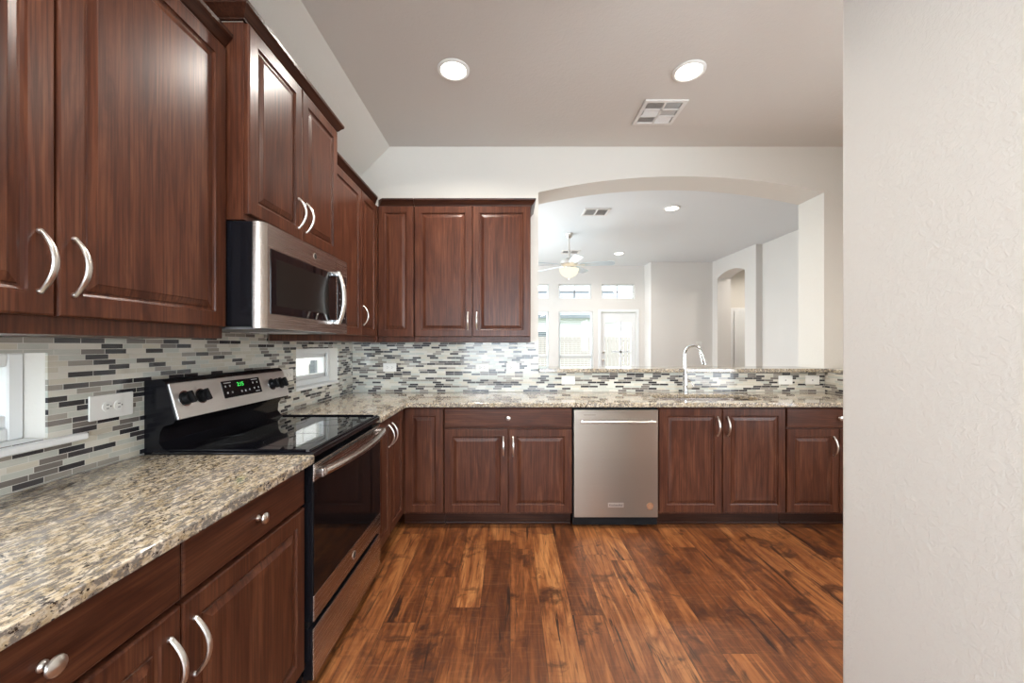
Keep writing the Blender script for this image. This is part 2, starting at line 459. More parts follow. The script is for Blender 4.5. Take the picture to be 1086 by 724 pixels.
wallbox('wall_den_right', 'white living room side wall seen through the arch', DW, (4.30, 4.46, FAR, 6.75, 0, ZC))
bm = B(); arched(bm, lambda u, v, w: (4.19 + w, u, v), 6.75, 8.20, 0, ZC, 7.07, 8.0, 0, 2.66, 2.755, .27, 20)
struct(obj('wall_den_niche', bm, DW), 'living room side wall with a small arched passage', 'wall')
wallbox('wall_hall', 'warm lit hall walls behind the small arched passage', M['wall'], (4.46, 5.9, 8.42, 8.54, 0, ZC), (5.78, 5.9, 6.4, 8.42, 0, ZC), (4.46, 5.78, 6.4, 6.52, 0, ZC))
bm = B(); holed(bm, lambda u, v, w: (-1.374 - w, u, v), FAR, DY - .001, 0, ZC, [(4.9, 7.5, .6, 2.6)], .16)
struct(obj('wall_den_left', bm, DW, smooth=0), 'living room wall with a side window, out of view', 'wall')
wallbox('wall_den_corner', 'living room wall beside the arch, out of view', DW, (3.42, 4.46, 3.6, FAR, 0, ZC))
bm = B(); box(bm, -1.534, 5.9, FAR, 8.9, ZC, ZC + .12)
struct(obj('ceiling_den', bm, m_paint('den_ceiling_paint', c3(.76, .78, .79), 30, .2), smooth=0), 'pale living room ceiling beyond the arch', 'ceiling')

def window(name, label, P, u0, u1, v0, v1, mun=(), rail=None, fw=.035, d0=.05, d1=.11, apron=None):
    """P(u,v,w): w is depth into the wall. Root mesh is the frame; pane, muntins and sill are its children."""
    def pb(bm, a0, a1, b0, b1, c0, c1):
        ps = [Vector(P(a, b, c)) for a in (a0, a1) for b in (b0, b1) for c in (c0, c1)]
        box(bm, min(p.x for p in ps), max(p.x for p in ps), min(p.y for p in ps), max(p.y for p in ps), min(p.z for p in ps), max(p.z for p in ps), bev=.004, seg=1)
    bm = B(); e = .001
    pb(bm, u0 + e, u0 + fw, v0 + e, v1 - e, d0, d1); pb(bm, u1 - fw, u1 - e, v0 + e, v1 - e, d0, d1)
    pb(bm, u0 + fw, u1 - fw, v0 + e, v0 + fw, d0, d1); pb(bm, u0 + fw, u1 - fw, v1 - fw, v1 - e, d0, d1)
    root = struct(obj(name, bm, M['trim']), label, 'window')
    m = (d0 + d1) / 2
    bm = B()
    ps = [Vector(P(a, b, c)) for a in (u0 + fw - .004, u1 - fw + .004) for b in (v0 + fw - .004, v1 - fw + .004) for c in (m - .002, m + .002)]
    box(bm, min(p.x for p in ps), max(p.x for p in ps), min(p.y for p in ps), max(p.y for p in ps), min(p.z for p in ps), max(p.z for p in ps))
    obj('window_pane', bm, M['glass'], root, 0)
    if mun:
        bm = B()
        for k, f in mun:
            if k == 'v': uu = u0 + (u1 - u0) * f; pb(bm, uu - .011, uu + .011, v0 + fw, v1 - fw, m - .012, m + .012)
            else: vv = v0 + (v1 - v0) * f; pb(bm, u0 + fw, u1 - fw, vv - .011, vv + .011, m - .011, m + .011)
        obj('muntin', bm, M['greyplastic'], root)
    if rail is not None:
        bm = B(); pb(bm, u0 + fw, u1 - fw, rail - .035, rail + .035, d0 - .005, d1 - .005)
        obj('meeting_rail', bm, M['vent'], root)
    return root, pb
PL = lambda u, v, w: (WX - w, u, v)
w1, pb = window('window_1', 'small recessed window in the tile near the wall outlet', PL, *W1, fw=.04, d0=.068, d1=.13)
bm = B(); pb(bm, .62, 1.165, W1[2] + .04, W1[2] + .075, .075, .12); pb(bm, 1.055, 1.095, W1[2] + .05, W1[3] - .045, .078, .12); pb(bm, .62, 1.09, W1[3] - .075, W1[3] - .04, .078, .12); pb(bm, .62, .66, W1[2] + .05, W1[3] - .045, .078, .12); obj('window_sash', bm, M['trim'], w1)
bm = B(); pb(bm, W1[0] - .08, W1[1] + .09, W1[2] - .022, W1[2] - .001, -.028, -.0005); pb(bm, W1[0] + .001, W1[1] - .001, W1[2] - .02, W1[2] + .001, 0, .075)
obj('window_sill', bm, M['trim'], w1)
w2, pb = window('window_2', 'small recessed window in the tile past the range', PL, *W2, fw=.04, d0=.068, d1=.13)
bm = B(); pb(bm, W2[1] - .075, W2[1] - .04, W2[2] + .04, W2[3] - .04, .08, .12); pb(bm, W2[0] + .04, W2[1] - .04, W2[2] + .04, W2[2] + .07, .08, .12); pb(bm, W2[0] + .04, W2[1] - .04, W2[3] - .07, W2[3] - .04, .08, .12); obj('window_sash', bm, M['trim'], w2)
bm = B(); pb(bm, W2[0] + .001, W2[1] - .001, W2[2] - .018, W2[2] + .001, -.006, .075); obj('window_sill', bm, M['trim'], w2)
PB = lambda u, v, w: (u, DY + w, v)
for i, (r, l) in enumerate(((T1, 'transom window partly hidden by the arch edge'), (T2, 'middle transom window above the blinds'), (T3, 'transom window above the glazed door'))):
    window('window_%d' % (3 + i), l, PB, *r, mun=(('v', .5), ('h', .48)), fw=.03)
for i, (r, l) in enumerate(((L1, 'tall window partly hidden by the arch edge'), (L2, 'tall sash window left of the glazed door'))):
    window('window_%d' % (6 + i), l, PB, *r, rail=1.06, fw=.04)
PR = lambda u, v, w: (u, -3.0 - w, v)
window('window_8', 'broad window behind the camera', PR, -1.15, 1.1, .5, 2.4, mun=(('v', .33), ('v', .67)), fw=.06)
PD = lambda u, v, w: (-1.374 - w, u, v)
window('window_9', 'side window of the living room, out of view', PD, 4.9, 7.5, .6, 2.6, mun=(('v', .5),), fw=.06)

PE = lambda u, v, w: (3.30 + w, u, v)
window('window_10', 'added window for the side fill light, out of view behind the partition', PE, -.82, 1.02, .58, 2.42, mun=(('v', .5),), fw=.06, d0=.04, d1=.09)  # unseen window, added to go with the fill light from the right

# blinds on the two tall windows
for r, l in ((L1, 'white horizontal blind on window cut off by arch edge'), (L2, 'white horizontal blind on full window beside glazed door')):
    t = thing('window_blind', l, 'blind', ((r[0] + r[1]) / 2, DY + .02, r[3]), group='living room blinds')
    hw = (r[1] - r[0]) / 2 - .012
    boxobj('headrail', M['blind'], t, (-hw, hw, -.018, .022, -.045, -.004), bev=.004)
    bm = B(); z = -.075
    while z > -(r[3] - r[2]) + .06:
        box(bm, -hw, hw, -.016, .02, z, z + .003); z -= .045
    obj('slats', bm, M['blind'], t, 0)
    boxobj('bottom_rail', M['blind'], t, (-hw, hw, -.012, .012, -(r[3] - r[2]) + .02, -(r[3] - r[2]) + .04), bev=.003)

# glazed patio door
d1 = struct(boxobj('door_1', M['trim'], None,
    (DR[0] + .004, DR[0] + .10, DY + .03, DY + .075, .01, 2.02), (DR[1] - .10, DR[1] - .004, DY + .03, DY + .075, .01, 2.02),
    (DR[0] + .10, DR[1] - .10, DY + .03, DY + .075, 1.80, 2.02), (DR[0] + .10, DR[1] - .10, DY + .03, DY + .075, .01, .26), bev=.003),
    'white glazed patio door of the living room', 'door')
boxobj('door_glass', M['glass'], d1, (DR[0] + .096, DR[1] - .096, DY + .05, DY + .054, .255, 1.805))
cx = DR[0] + .10 + (DR[1] - DR[0] - .2) * .62
boxobj('muntin', M['trim'], d1, (cx - .02, cx + .02, DY + .062, DY + .074, .26, 1.80), (cx - .20, DR[1] - .1, DY + .062, DY + .073, 1.14, 1.19))
bm = B(); k = .085
box(bm, DR[0] - .06, DR[0] - .001, DY - .018, DY, 0, 2.03 + .06, bev=.004, seg=1); box(bm, DR[1] + .001, DR[1] + .06, DY - .018, DY, 0, 2.03 + .06, bev=.004, seg=1); box(bm, DR[0], DR[1], DY - .018, DY, 2.031, 2.09, bev=.004, seg=1)
obj('door_casing', bm, M['trim'], d1)
for nm, z in (('deadbolt', 1.17), ('door_knob', .995)):
    bm = B(); lathe(bm, [(.03, 0), (.03, .008), (.012, .014), (.012, .03), (.027, .038), (.03, .05), (.02, .062), (0, .065)], mdir((DR[0] + .055, DY + .03, z), (0, -1, 0)), 16); obj(nm, bm, M['nickel'], d1)
# hall door
HX = 4.745
d2 = struct(boxobj('door_2', M['trim'], None, (HX, HX + .76, 8.38, 8.418, .01, 2.03), bev=.004), 'white hall door behind the small arched passage', 'door')
boxobj('door_casing', M['trim'], d2, (HX - .065, HX - .003, 8.40, 8.4195, 0, 2.10), (HX + .763, HX + .83, 8.40, 8.4195, 0, 2.10), (HX - .003, HX + .763, 8.40, 8.4195, 2.034, 2.10), bev=.004)

# ------------------------------------------------------------------ tile backsplashes
bm = B(); holed(bm, lambda u, v, w: (WX - w, u, v), .30, WY, .9055, 1.333, [W1, W2], .0075)
box(bm, WX - .0075, WX, 1.475, 2.232, 1.333, 1.374)
tag(obj('mosaic_backsplash', bm, M['tiley'], smooth=0), 'mosaic strip tile backsplash around the two small windows behind the range', 'backsplash')
bm = B(); box(bm, WX + .001, .162, WY, WY + .0075, .9055, 1.333); box(bm, .162, .245, WY, WY + .0075, .9055, 1.345)
tag(obj('mosaic_backsplash', bm, M['tilex'], smooth=0), 'mosaic strip tile backsplash under the back wall cabinets', 'backsplash')
bm = B(); box(bm, .2455, 2.729, WY, WY + .0075, .9055, 1.0745)
tag(obj('mosaic_backsplash', bm, M['tilex'], smooth=0), 'low mosaic tile backsplash behind the sink and faucet', 'backsplash')
bm = B(); box(bm, 2.73, 2.7375, 2.79, WY - .001, .9055, 1.0745)
tag(obj('mosaic_backsplash', bm, M['tiley'], smooth=0), 'short mosaic tile return at the end of the sink counter', 'backsplash')

# ------------------------------------------------------------------ cabinets
def ring_panel(bm, x0, x1, z0, z1, yb, yf, rings):
    """panel front facing -y: rings of (inset, recess) from the front plane yf; back at yb"""
    loops = []
    def loop(i, y): return [bm.verts.new(p) for p in ((x0 + i, y, z0 + i), (x1 - i, y, z0 + i), (x1 - i, y, z1 - i), (x0 + i, y, z1 - i))]
    loops.append(loop(0, yb))
    for i, r in rings: loops.append(loop(i, yf + r))
    fs = [bm.faces.new(list(reversed(loops[0]))), bm.faces.new(loops[-1])]
    for a, b in zip(loops, loops[1:]):
        for k in range(4): fs.append(bm.faces.new([a[k], a[(k + 1) % 4], b[(k + 1) % 4], b[k]]))
    bmesh.ops.recalc_face_normals(bm, faces=fs)

DOOR_RINGS = [(0, .005), (.0015, .002), (.005, 0), (.0525, 0), (.0545, .0055), (.060, .0085), (.0655, .0085), (.0675, .0060), (.086, .0012), (.088, 0)]
def door_rings(w):
    s = min(1.0, (w - .02) / .23)
    return [(i * (s if i > .01 else 1), r) for i, r in DOOR_RINGS]

def handle_bm(x, yd, z, L=.138):
    bm = B(); n = 14; h = L / 2
    pts = []; rad = []
    for i in range(n + 1):
        t = -1 + 2 * i / n
        pts.append((x, yd - .003 - .034 * (1 - t * t), z + h * t)); rad.append(.0042 + .0014 * (1 - t * t))
    tube(bm, pts, rad, 10, 1.25, (1, 0, 0))
    for s in (-1, 1):
        lathe(bm, [(.0062, 0), (.0062, .005), (.004, .008)], mdir((x, yd, z + s * h * .97), (0, -1, 0)), 10)
    return bm
def knob_bm(x, yd, z, r=.0165):
    bm = B()
    lathe(bm, [(.009, 0), (.009, .002), (.0055, .006), (.0055, .014), (.010, .017), (r * .9, .0195), (r, .0225), (r * .95, .0255), (r * .6, .0285), (0, .0295)], mdir((x, yd, z), (0, -1, 0)), 24, 1.0)
    return bm

CROWN = [(0, 0), (-.010, 0), (-.012, .006), (-.018, .010), (-.028, .026), (-.036, .034), (-.040, .038), (-.042, .050), (0, .050)]
def crown_bm(x0, x1, yf, z, m0=0, m1=0):
    """m: 1 outside return at that end, -1 inside mitre, 0 square"""
    bm = B(); A = []; Bv = []
    for (d, h) in CROWN:
        A.append(bm.verts.new((x0 + (d if m0 == 1 else -d if m0 == -1 else 0), yf + d, z + h)))
        Bv.append(bm.verts.new((x1 - (d if m1 == 1 else -d if m1 == -1 else 0), yf + d, z + h)))
    n = len(CROWN)
    fs = [bm.faces.new(A), bm.faces.new(list(reversed(Bv)))]
    for i in range(n): fs.append(bm.faces.new([A[i], Bv[i], Bv[(i + 1) % n], A[(i + 1) % n]]))
    def side(x, sg):
        P0 = [bm.verts.new((x + sg * -d, yf + d, z + h)) for d, h in CROWN]; P1 = [bm.verts.new((x + sg * -d, -.001, z + h)) for d, h in CROWN]
        out = [bm.faces.new(P0), bm.faces.new(list(reversed(P1)))]
        for i in range(n): out.append(bm.faces.new([P0[i], P1[i], P1[(i + 1) % n], P0[(i + 1) % n]]))
        return out
    if m0 == 1: fs += side(x0, -1)
    if m1 == 1: fs += side(x1, 1)
    bmesh.ops.recalc_face_normals(bm, faces=fs)
    return bm

def cabinet(name, label, loc, rz, w, depth, z0, z1, doors=(), drawers=(), toe=False, crown=None, group=None, hollow=False, x0=0.0, notch=None):
    """local frame: wall at y=0, front at -depth, x along the wall. doors: (xa, xb, za, zb, handle_x or None, handle_z)"""
    t = thing(name, label, 'cabinet', loc, rz, group)
    bm = B(); ya = -.002
    if hollow:
        box(bm, x0 + .001, x0 + .018, -depth, ya, z0, z1); box(bm, w - .018, w - .001, -depth, ya, z0, z1)
        box(bm, x0 + .018, w - .018, -depth, ya, z0, z0 + .018); box(bm, x0 + .018, w - .018, -depth, -depth + .018, z1 - .05, z1); box(bm, x0 + .018, w - .018, ya - .01, ya, z0 + .018, z1 - .3)
    else:
        box(bm, x0 + .001, w - .001, -depth, ya, z0, z1, bev=.0015, seg=1)
    if notch: box(bm, *notch, bev=.0015, seg=1)
    obj('cabinet_body', bm, M['wood'], t)
    if toe:
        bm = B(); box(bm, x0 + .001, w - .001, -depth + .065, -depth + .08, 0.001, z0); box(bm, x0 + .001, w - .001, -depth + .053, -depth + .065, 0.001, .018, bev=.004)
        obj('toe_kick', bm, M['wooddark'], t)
    yf = -depth - .0195
    for d in doors:
        xa, xb, za, zb, hx, hz = d
        bm = B(); ring_panel(bm, xa, xb, za, zb, -depth - .0005, yf, door_rings(xb - xa))
        do = obj('door', bm, M['wood'], t, 0)
        if hx is not None: obj('handle', handle_bm(hx, yf, hz), M['nickel'], do)
    for d in drawers:
        xa, xb, za, zb = d[:4]
        bm = B(); ring_panel(bm, xa, xb, za, zb, -depth - .0005, yf, [(0, .005), (.002, .002), (.006, 0)])
        do = obj('drawer', bm, M['woodh'], t, 25)
        if len(d) < 5: obj('knob', knob_bm((xa + xb) / 2, yf, (za + zb) / 2), M['nickel'], do)
    if crown:
        obj('crown_molding', crown_bm(x0 + .001, w - .001, -depth + .002, z1 + .001, *crown), M['woodcrown'], t)
    return t

LW = (WX, 0, 0)
RZ = R(90)
def L(y): return (WX, y, 0)
def K(x): return (x, WY, 0)
BD, UD = .59, .301
UB, UT = 1.335, 2.408
dz, dt = .116, .712       # base doors
rz0, rz1 = .724, .860     # drawers
hb = dt - .122            # base handle height
# near left: base + upper, 42 in wide
wN = 1.104
cabinet('base_cabinet', 'cherry base cabinet nearest camera, two drawers above two doors', L(.362), RZ, wN, BD, .10, .871,
        doors=[(.006, wN/2 - .002, dz, dt, wN/2 - .035, hb), (wN/2 + .002, wN - .006, dz, dt, wN/2 + .035, hb)],
        drawers=[(.006, wN/2 - .002, rz0, rz1), (wN/2 + .002, wN - .006, rz0, rz1)], toe=True, group='cherry base cabinets')
uz0, uz1 = 1.377, 2.404
cabinet('wall_cabinet', 'large cherry wall cabinet nearest camera, left of the microwave', L(.362), RZ, wN, UD, UB, UT,
        doors=[(.006, wN/2 - .003, uz0, uz1, wN/2 - .035, uz0 + .120), (wN/2 + .003, wN - .006, uz0, uz1, wN/2 + .035, uz0 + .120)],
        crown=(1, 0), group='cherry wall cabinets')
# over the microwave
wM = .765
cabinet('wall_cabinet', 'deeper cherry wall cabinet directly above the microwave', L(1.470), RZ, wM, .375, 1.777, 2.512,
        doors=[(.005, wM/2 - .002, 1.80, 2.508, wM/2 - .035, 1.915), (wM/2 + .002, wM - .005, 1.80, 2.508, wM/2 + .035, 1.915)],
        crown=(1, 1), group='cherry wall cabinets')
# left run past the range up to the corner
yN = 2.240
wF = 3.114 - yN
cabinet('wall_cabinet', 'cherry wall cabinet between the microwave and the room corner', L(yN), RZ, wF - .002, UD, UB, UT,
        doors=[(.006, .545, uz0, uz1, None, 0), (.549, wF - .018, uz0, uz1, .549 + .032, uz0 + .145)],
        crown=(0, -1), group='cherry wall cabinets')
wG = WY - .61 - yN
cabinet('base_cabinet', 'narrow cherry base cabinet between the range and the corner', L(yN), RZ, wG - .001, BD, .10, .871,
        doors=[(.006, .262, dz, rz1, .225, rz1 - .115), (.266, wG - .022, dz, rz1, .298, rz1 - .115)], toe=True, group='cherry base cabinets')
# back run
cabinet('base_cabinet', 'cherry corner base cabinet with one tall narrow door', K(0), 0, -.475, BD, .10, .871,
        doors=[(-.752, -.478, dz, rz1, None, 0)], toe=True, group='cherry base cabinets', x0=-.775, notch=(WX + .002, -.776, -.605, -.002, .10, .871))
cabinet('base_cabinet', 'cherry base cabinet left of the dishwasher, wide drawer over two doors', K(-.474), 0, .919, BD, .10, .871,
        doors=[(.004, .4575, dz, dt, .425, hb), (.4625, .915, dz, dt, .495, hb)], drawers=[(.004, .915, rz0, rz1)], toe=True, group='cherry base cabinets')
cabinet('base_cabinet', 'cherry sink cabinet right of the dishwasher, two full-height doors', K(1.060), 0, .911, BD, .10, .871,
        doors=[(.004, .4535, dz, rz1, .420, rz1 - .128), (.4575, .907, dz, rz1, .491, rz1 - .128)], toe=True, group='cherry base cabinets', hollow=True)
cabinet('base_cabinet', 'cherry end base cabinet partly hidden by the partition wall', K(1.972), 0, .756, BD, .10, .871,
        doors=[(.004, .376, dz, dt, .338, hb), (.380, .752, dz, dt, .418, hb)], drawers=[(.004, .752, rz0, rz1)], toe=True, group='cherry base cabinets')
cabinet('wall_cabinet', 'cherry corner wall cabinet with one narrow door, no handle', K(0), 0, -.757, UD, UB, UT,
        doors=[(-1.040, -.762, uz0, uz1, None, 0)], crown=(-1, 0), group='cherry wall cabinets', x0=-1.044, notch=(WX + .002, -1.045, -.318, -.002, UB, UT))
cabinet('wall_cabinet', 'cherry wall cabinet beside the arch with two doors', K(-.756), 0, .919, UD, UB, UT,
        doors=[(.004, .456, uz0, uz1, .425, uz0 + .125), (.463, .915, uz0, uz1, .494, uz0 + .125)],
        crown=(0, 1), group='cherry wall cabinets')

# ------------------------------------------------------------------ countertops
def counter(name, label, outer, hole=None, z0=.872, z1=.905):
    bm = B()
    def loop(ps):
        vs = [bm.verts.new((x, y, z0)) for x, y in ps]
        return [bm.edges.new((vs[i], vs[(i + 1) % len(vs)])) for i in range(len(vs))]
    es = loop(outer)
    if hole: es += loop(hole)
    r = bmesh.ops.triangle_fill(bm, edges=es, use_beauty=True)
    fs = [g for g in r['geom'] if isinstance(g, bmesh.types.BMFace)]
    ex = bmesh.ops.extrude_face_region(bm, geom=fs)
    bmesh.ops.translate(bm, verts=[g for g in ex['geom'] if isinstance(g, bmesh.types.BMVert)], vec=(0, 0, z1 - z0))
    bmesh.ops.recalc_face_normals(bm, faces=bm.faces)
    ed = [e for e in bm.edges if len(e.link_faces) == 2 and e.calc_face_angle(0) > .8 and abs(e.verts[0].co.z - e.verts[1].co.z) < 1e-4]
    bmesh.ops.bevel(bm, geom=ed, offset=.005, segments=2, affect='EDGES', profile=.5)
    return tag(obj(name, bm, M['granite'], smooth=50), label, 'countertop')
e = .0015
counter('countertop', 'speckled granite countertop nearest camera, left of the range', [(WX + e, .345), (-.725, .345), (-.725, 1.466), (WX + e, 1.466)])
SX0, SX1, SY0, SY1, SR = 1.12, 1.90, 2.905, 3.295, .13
hole = []
for (cx_, cy_, a0) in ((SX1 - SR, SY1 - SR, 0), (SX0 + SR, SY1 - SR, 90), (SX0 + SR, SY0 + SR, 180), (SX1 - SR, SY0 + SR, 270)):
    for k in range(9): a = R(a0 + 90 * k / 8); hole.append((cx_ + SR * math.cos(a), cy_ + SR * math.sin(a)))
counter('countertop', 'long L-shaped granite countertop along the back wall, holding the sink', [(WX + e, 2.2385), (-.728, 2.2385), (-.728, 2.775), (-.713, 2.790), (2.728, 2.790), (2.728, WY - e), (WX + e, WY - e)], hole)
bm = B(); box(bm, .247, 2.7285, 3.400, 3.80, 1.0765, 1.109, bev=.005)
tag(obj('bar_counter', bm, M['granite']), 'granite bar ledge on the half wall under the arch', 'countertop')
bm = B(); box(bm, 2.7295, 2.93, 2.53, 3.441, 1.0765, 1.109, bev=.005)
tag(obj('bar_ledge', bm, M['granite']), 'granite cap on the low wall at the far end of the sink counter', 'countertop')

# sink
t = thing('kitchen_sink', 'stainless undermount sink set in the granite below the faucet', 'sink', ((SX0 + SX1) / 2, (SY0 + SY1) / 2, .70))
bm = B()
def rr(w, d, r, z, n=8):
    out = []
    for (sx, sy, a0) in ((1, 1, 0), (-1, 1, 90), (-1, -1, 180), (1, -1, 270)):
        for k in range(n + 1): a = R(a0 + 90 * k / n); out.append(bm.verts.new((sx * (w - r) + r * math.cos(a), sy * (d - r) + r * math.sin(a), z)))
    return out
hw, hd = (SX1 - SX0) / 2, (SY1 - SY0) / 2
lps = [rr(hw + .02, hd + .02, SR + .02, .1705), rr(hw - .004, hd - .004, SR, .1705), rr(hw - .01, hd - .01, SR, .06), rr(hw - .03, hd - .03, SR - .02, .02), rr(hw - .08, hd - .08, SR - .06, .004), rr(.05, .05, .049, 0)]
for a, b in zip(lps, lps[1:]):
    n = len(a)
    for k in range(n): bm.faces.new([a[k], b[k], b[(k + 1) % n], a[(k + 1) % n]])
bm.faces.new(lps[-1])
bmesh.ops.recalc_face_normals(bm, faces=bm.faces)
so = obj('basin', bm, M['steelv'], t); md = so.modifiers.new('thick', 'SOLIDIFY'); md.thickness = .0015; md.offset = 0
bm = B(); lathe(bm, [(.045, .001), (.045, .006), (.030, .004), (.0, .003)], Matrix.Translation((0, 0, 0)), 24); obj('drain', bm, M['chrome'], t)

# faucet
fx, fy = 1.487, 3.365
t = thing('kitchen_faucet', 'chrome gooseneck pull-down faucet standing behind the sink', 'faucet', (fx, fy, .905))
bm = B(); lathe(bm, [(.027, .0005), (.027, .008), (.021, .014), (.019, .05), (.021, .06), (.021, .15), (.017, .165), (.0, .166)], None, 24); obj('faucet_body', bm, M['chrome'], t)
bm = B(); pts = []; dirv = Vector((.52, -.85, 0)).normalized()
for i in range(5): pts.append((0, 0, .16 + .035 * i))
rad = .075; zc = .325
for i in range(1, 17):
    a = math.pi * (1 - i / 16 * .93); q = dirv * (rad + rad * math.cos(a)); pts.append((q.x, q.y, zc + rad * math.sin(a)))
tube(bm, pts, .0125, 14); obj('spout', bm, M['chrome'], t)
end = Vector(pts[-1]); dn = (Vector(pts[-1]) - Vector(pts[-2])).normalized()
bm = B(); lathe(bm, [(.0135, 0), (.016, .006), (.0165, .04), (.019, .055), (.021, .095), (.019, .10), (0, .101)], mdir(end, dn), 20); obj('spray_head', bm, M['chrome'], t)
bm = B(); tube(bm, [(.018, 0, .10), (.035, -.002, .102)], .013, 12); tube(bm, [(.034, -.002, .102), (.052, -.01, .085), (.065, -.02, .055)], [.007, .006, .0065], 10); obj('lever', bm, M['chrome'], t)

# ------------------------------------------------------------------ dishwasher
t = thing('dishwasher', 'stainless dishwasher between the base cabinets, bar handle across top', 'dishwasher', K(.4455))
wd = .6135
boxobj('tub', M['blackmatte'], t, (.003, wd - .003, -.585, -.01, .02, .868))
boxobj('toe_panel', M['blackmatte'], t, (.012, wd - .012, -.545, -.53, .004, .10))
fd = boxobj('front_panel', M['steel'], t, (.0095, wd - .0055, -.612, -.586, .083, .850), bev=.004)
bm = B(); tube(bm, [(.055, -.655, .770), (.577, -.655, .770)], .0085, 14)
for x in (.068, .564): tube(bm, [(x, -.612, .770), (x, -.655, .770)], .0075, 10)
obj('handle', bm, M['nickel'], fd)
boxobj('vent_slot', M['slot'], fd, (.08, .165, -.6128, -.611, .812, .8145))
boxobj('logo_plate', M['nickel'], fd, (.252, .364, -.6145, -.611, .155, .188), bev=.001)
obj('logo_text', text_bm('KitchenAid', .021, Matrix.Translation((.308, -.6147, .1715)) @ Matrix.Rotation(R(90), 4, 'X')), M['badge'], fd, 0)
bm = B(); bm2 = None
lathe(bm, [(.024, 0), (.024, .0012), (.018, .0012), (.018, .0004), (0, .0004)], mdir((.552, -.612, .165), (0, -1, 0)), 28)
box(bm, .531, .573, -.6128, -.6115, .1365, .1395)
for k in range(3): box(bm, .540, .564, -.6132, -.6115, .157 + .007 * k, .160 + .007 * k)
obj('round_sticker', bm, M['sticker'], fd)

# ------------------------------------------------------------------ range
t = thing('electric_range', 'black glass-top electric range with stainless control panel and door', 'stove', L(1.4705), RZ)
wr = .764
boxobj('range_body', M['black'], t, (.003, wr - .003, -.590, -.03, .02, .885), bev=.003)
for x in (.05, wr - .05):
    for y in (-.55, -.08):
        bm = B(); lathe(bm, [(.018, .0005), (.018, .03)], Matrix.Translation((x, y, 0)), 12); obj('leveling_foot', bm, M['blackmatte'], t)
bm = B(); box(bm, .0, wr, -.632, -.03, .886, .9135, bev=.007, seg=3)
ct = obj('cooktop', bm, M['blackglass'], t)
bm = B()
tube(bm, [(.012, -.60, .9165), (.012, -.09, .9165)], .0045, 8); tube(bm, [(wr - .012, -.60, .9165), (wr - .012, -.09, .9165)], .0045, 8); tube(bm, [(.012, -.618, .9165), (wr - .012, -.618, .9165)], .0045, 8)
obj('cooktop_rim', bm, M['black'], ct)
for x, y, r in ((.20, -.46, .115), (.57, -.46, .085), (.20, -.20, .085), (.57, -.20, .105)):
    bm = B(); tube(bm, [(x + r * math.cos(2 * math.pi * k / 48), y + r * math.sin(2 * math.pi * k / 48), .9133) for k in range(49)], .0009, 6); obj('burner_ring', bm, M['ring'], ct)
# back guard: profile (y,z)
bm = B()
prism(bm, [(-.004, .90), (-.004, 1.178), (-.066, 1.184), (-.080, 1.172), (-.118, 1.030), (-.112, 1.018), (-.075, 1.008), (-.062, .985), (-.058, .945), (-.075, .922), (-.10, .914), (-.10, .90)], 'x', .004, wr - .004)
bg_ = obj('back_guard', bm, M['black'], t, 40)
sl = Vector((0, -.118 + .078, 1.03 - 1.174)).normalized()      # down the face
nr = Vector((0, -abs(sl.z), abs(sl.y) * 1.0)); nr = Vector((0, sl.z, -sl.y)).normalized()
if nr.y > 0: nr = -nr
FO = Vector((0, -.0815, 1.170))                                 # top of face
def face(x, s, n): return Vector((x, 0, 0)) + FO + sl * s + nr * n
def facebox(bm, x0, x1, s0, s1, n0, n1, bev=0):
    b2 = B(); box(b2, x0, x1, s0, s1, n0, n1, bev=bev)
    mt = Matrix(((1, 0, 0, FO.x), (0, sl.y, nr.y, FO.y), (0, sl.z, nr.z, FO.z), (0, 0, 0, 1)))
    bmesh.ops.transform(b2, matrix=mt, verts=b2.verts)
    bmesh.ops.recalc_face_normals(b2, faces=b2.faces)
    me = bpy.data.meshes.new('tmp'); b2.to_mesh(me); b2.free(); bm.from_mesh(me); bpy.data.meshes.remove(me)
bm = B(); facebox(bm, .012, wr - .006, .004, .146, -.004, .006, .004); cp = obj('control_panel', bm, M['steelp'], t)
bm = B(); facebox(bm, .268, .530, .022, .100, .003, .0085, .003); dp = obj('display', bm, M['black'], t)
mt = Matrix(((1, 0, 0, 0), (0, -sl.y, nr.y, 0), (0, -sl.z, nr.z, 0), (0, 0, 0, 1)))
obj('clock_digits', text_bm('2:15', .026, Matrix.Translation(face(.385, .045, .0088)) @ mt), M['green'], dp, 0)
for (x, s) in ((.287, .047), (.315, .047), (.292, .077), (.322, .077), (.384, .079), (.410, .079), (.440, .077), (.474, .047), (.505, .047), (.476, .073), (.507, .073)):
    bm = B(); facebox(bm, x - .004, x + .004, s - .004, s + .004, .0082, .0089); obj('button', bm, M['icon'], dp, 0)
for q in ((.280, .325, .030, .034), (.465, .512, .030, .033), (.480, .512, .088, .091)):
    bm = B(); facebox(bm, *q, .0082, .0089); obj('lettering', bm, M['icon'], dp, 0)
for x in (.066, .146, .625, .705):
    bm = B(); q = nr.to_track_quat('Z', 'Y').to_matrix().to_4x4()
    o_ = face(x, .070, .006)
    lathe(bm, [(.027, 0), (.027, .004), (.023, .006), (.0215, .020), (.019, .023), (0, .0235)], Matrix.Translation(o_) @ q, 28)
    b3 = B(); box(b3, -.007, .007, -.024, .024, .018, .036, bev=.003)
    bmesh.ops.transform(b3, matrix=Matrix.Translation(o_) @ q @ Matrix.Rotation(R(12), 4, 'Z'), verts=b3.verts)
    me = bpy.data.meshes.new('tmp'); b3.to_mesh(me); b3.free(); bm.from_mesh(me); bpy.data.meshes.remove(me)
    kn = obj('knob', bm, M['blackmatte'], t)
    b3 = B(); lathe(b3, [(.031, .0), (.031, .0012), (.027, .0012), (.027, 0)], Matrix.Translation(o_) @ q, 28); obj('knob_ring', b3, M['chrome'], kn)
